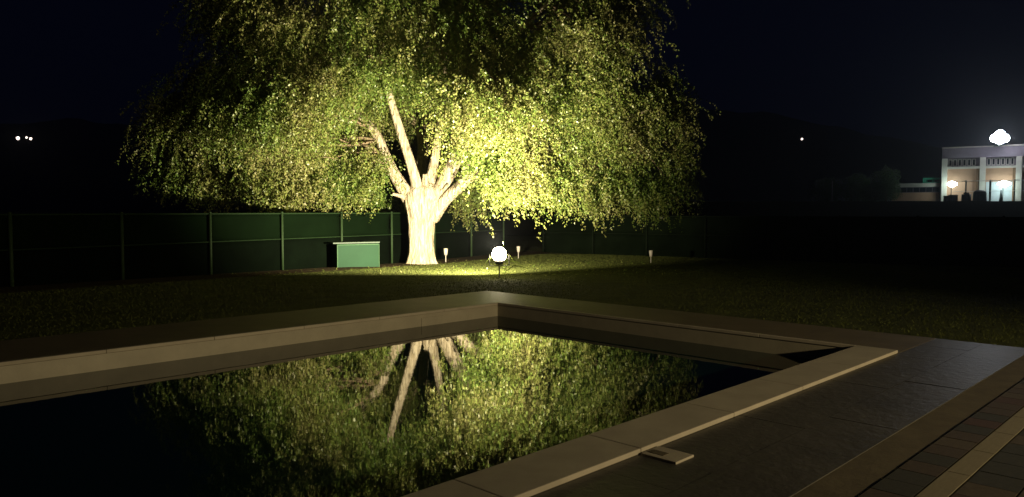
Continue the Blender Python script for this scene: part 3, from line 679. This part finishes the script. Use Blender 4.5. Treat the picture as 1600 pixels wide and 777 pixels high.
# bushes left of the annexe and a thin mast
def bush(px, top, w, Y, label):
    p = P3(px, 318, Y); H = P3(px, top, Y).z - 2.3
    r = empty('bush', (p.x, Y, 2.3), random.uniform(0, 6), label, 'bush', 'bushes on the bank left of the far annexe')
    n = 5000; d = rng.normal(0, 1, (n, 3)); d /= np.linalg.norm(d, axis=1)[:, None]
    rr = rng.random(n) ** .4; nb = 1 + .25 * np.sin(d[:, 0] * 5 + px) * np.sin(d[:, 2] * 6 + 1)
    c = d * (rr * nb)[:, None] * np.array([w / 2, w / 2, H * .48]) + np.array([0, 0, H * .5])
    a1 = rng.normal(0, 1, (n, 3)); a1 /= np.linalg.norm(a1, axis=1)[:, None]; a2 = np.cross(a1, rng.normal(0, 1, (n, 3))); a2 /= np.linalg.norm(a2, axis=1)[:, None]
    V = np.empty((n, 4, 3)); V[:, 0] = c; V[:, 1] = c + a1 * .1 + a2 * .05; V[:, 2] = c + a1 * .22; V[:, 3] = c + a1 * .1 - a2 * .05
    o = from_np('foliage', V.reshape(-1, 3), np.arange(4 * n).reshape(-1, 4), M['leafdark'], r); o['kind'] = 'stuff'
    V_, Q_ = merge([tube_np([(0, 0, -.3), (dx * .3, 0, H * .3), (dx, dx * .3, H * .8)], [.08, .06, .02], 6) for dx in (-.5, 0, .45)]); from_np('stem', V_, Q_, M['twig'], r, smooth=True)
bush(1384, 262, 3.4, 97, 'tallest bush, touching the left end of the far annexe')
bush(1366, 285, 3.0, 98, 'low bush in the gap between two taller bushes on the bank')
bush(1340, 272, 4.2, 101, 'broad dim bush right of the thin mast on the bank')
bush(1292, 276, 4.6, 103, 'leftmost and darkest bush on the bank, behind the thin mast')
p = P3(1300, 318, 96); r = empty('thin_mast', (p.x, 96, 2.3), 0, 'thin pale mast standing alone on the bank among the bushes', 'mast')
cyl('pole', (0, 0, -.3), (0, 0, P3(1300, 283, 96).z - 2.3), .06, M['bwhite'], r); box('base', (0, 0, .1), (.4, .4, .25), M['bwhite'], r)

# ------------------------------------------------------------------ hills
def ridge(name, Y, f, x0, x1, label, n=160, depth=500):
    V = []; 
    for i in range(n):
        x = x0 + (x1 - x0) * i / (n - 1); h_ = f(x)
        V += [(x, Y - depth * .7, 0), (x, Y - depth * .35, h_ * .55 + 2 * math.sin(x * .02)), (x, Y, h_), (x, Y + depth, h_ * .4), (x, Y + depth * 2, -5)]
    Q = [(5 * i + k, 5 * i + 5 + k, 5 * i + 6 + k, 5 * i + 1 + k) for i in range(n - 1) for k in range(4)]
    tag(from_np(name, V, Q, M['hill'], smooth=True), label, 'hill', kind='structure')
def hf(x):
    px = 800 + x / 1500 * F
    y = np.interp(px, [-600, 0, 120, 250, 500, 800, 1080, 1180, 1300, 1450, 1700, 2400], [215, 197, 192, 205, 190, 175, 170, 176, 205, 225, 240, 250])
    return (332 - y) / F * 1500 + 5 * math.sin(x * .013) + 2.5 * math.sin(x * .05 + 1) + 1.2 * math.sin(x * .17)
ridge('hill', 1500, hf, -2000, 2000, 'black wooded ridge on the horizon')
def hlamp(px, py, Y, r_, lab):
    p = at(px, py, Y); r = empty('hillside_lamp', p, 0, lab, 'lamp', 'distant lamps on the dark hillside')
    cyl('pole', (0, 0, -9), (0, 0, -r_ * .5), .3, M['metal'], r)
    lathe('lamp_head', [(r_ * .3, -r_), (r_ * .85, -r_ * .5), (r_, 0), (r_ * .8, r_ * .6), (r_ * .2, r_)], M['rooflight'], r, 12)
hlamp(28, 216, 950, 2.1, 'brightest and leftmost of three distant lamps on the left hillside')
hlamp(41.5, 215, 950, 1.2, 'faint middle one of three distant lamps on the left hillside')
hlamp(48, 217, 950, 1.6, 'rightmost of three distant lamps on the left hillside')
hlamp(1253, 217.5, 950, 1.3, 'single distant lamp on the dark hillside between tree and far hall')

# ------------------------------------------------------------------ lantern of the house terrace, behind the photographer
lp = Vector((11.8, -2.0, 0)); lr = empty('terrace_lamp', (lp.x, lp.y, PAV), 0, 'warm hooded post lamp on the terrace, out of view to the right', 'lamp')
cyl('post', (0, 0, -.1), (0, 0, 3.0), .045, M['metal'], lr); lathe('foot', [(.14, -.01), (.14, .03), (.06, .08)], M['metal'], lr)
box('hood', (0, -.02, 3.1), (.34, .26, .22), M['metal'], lr, .02); box('lens', (0, .122, 3.1), (.26, .02, .15), M['lantern'], lr)
lr.rotation_euler = (0, 0, -math.atan2(0.5 - lp.x, 11.0 - lp.y))
pl = bpy.data.lights.new('terrace_beam', 'SPOT'); po = bpy.data.objects.new('terrace_beam', pl); COL.objects.link(po)
pl.spot_size = math.radians(68); pl.spot_blend = 1
pl.energy = PORCH_W; pl.color = (1, .80, .47); pl.shadow_soft_size = .14; po.parent = lr; po.location = (0, .2, 3.1); po.rotation_euler = (math.radians(80), 0, 0)

# ------------------------------------------------------------------ thin haze volume, added to give the lamps a soft glow
hm = bpy.data.materials.new('glow_haze'); hm.use_nodes = True; hn = hm.node_tree; hn.nodes.clear()
ho = hn.nodes.new('ShaderNodeOutputMaterial'); hv = hn.nodes.new('ShaderNodeVolumePrincipled')
hv.inputs['Color'].default_value = (.80, .88, .95, 1); hv.inputs['Density'].default_value = 0.00045; hv.inputs['Anisotropy'].default_value = .7
hn.links.new(hv.outputs[0], ho.inputs['Volume'])
bm = bmesh.new(); boxbm(bm, (0, 200, 106), (5200, 5600, 218))
hz = from_bm('haze', bm, hm); tag(hz, 'thin haze added over the garden and hills for the glow around the lamps', 'haze', kind='stuff')
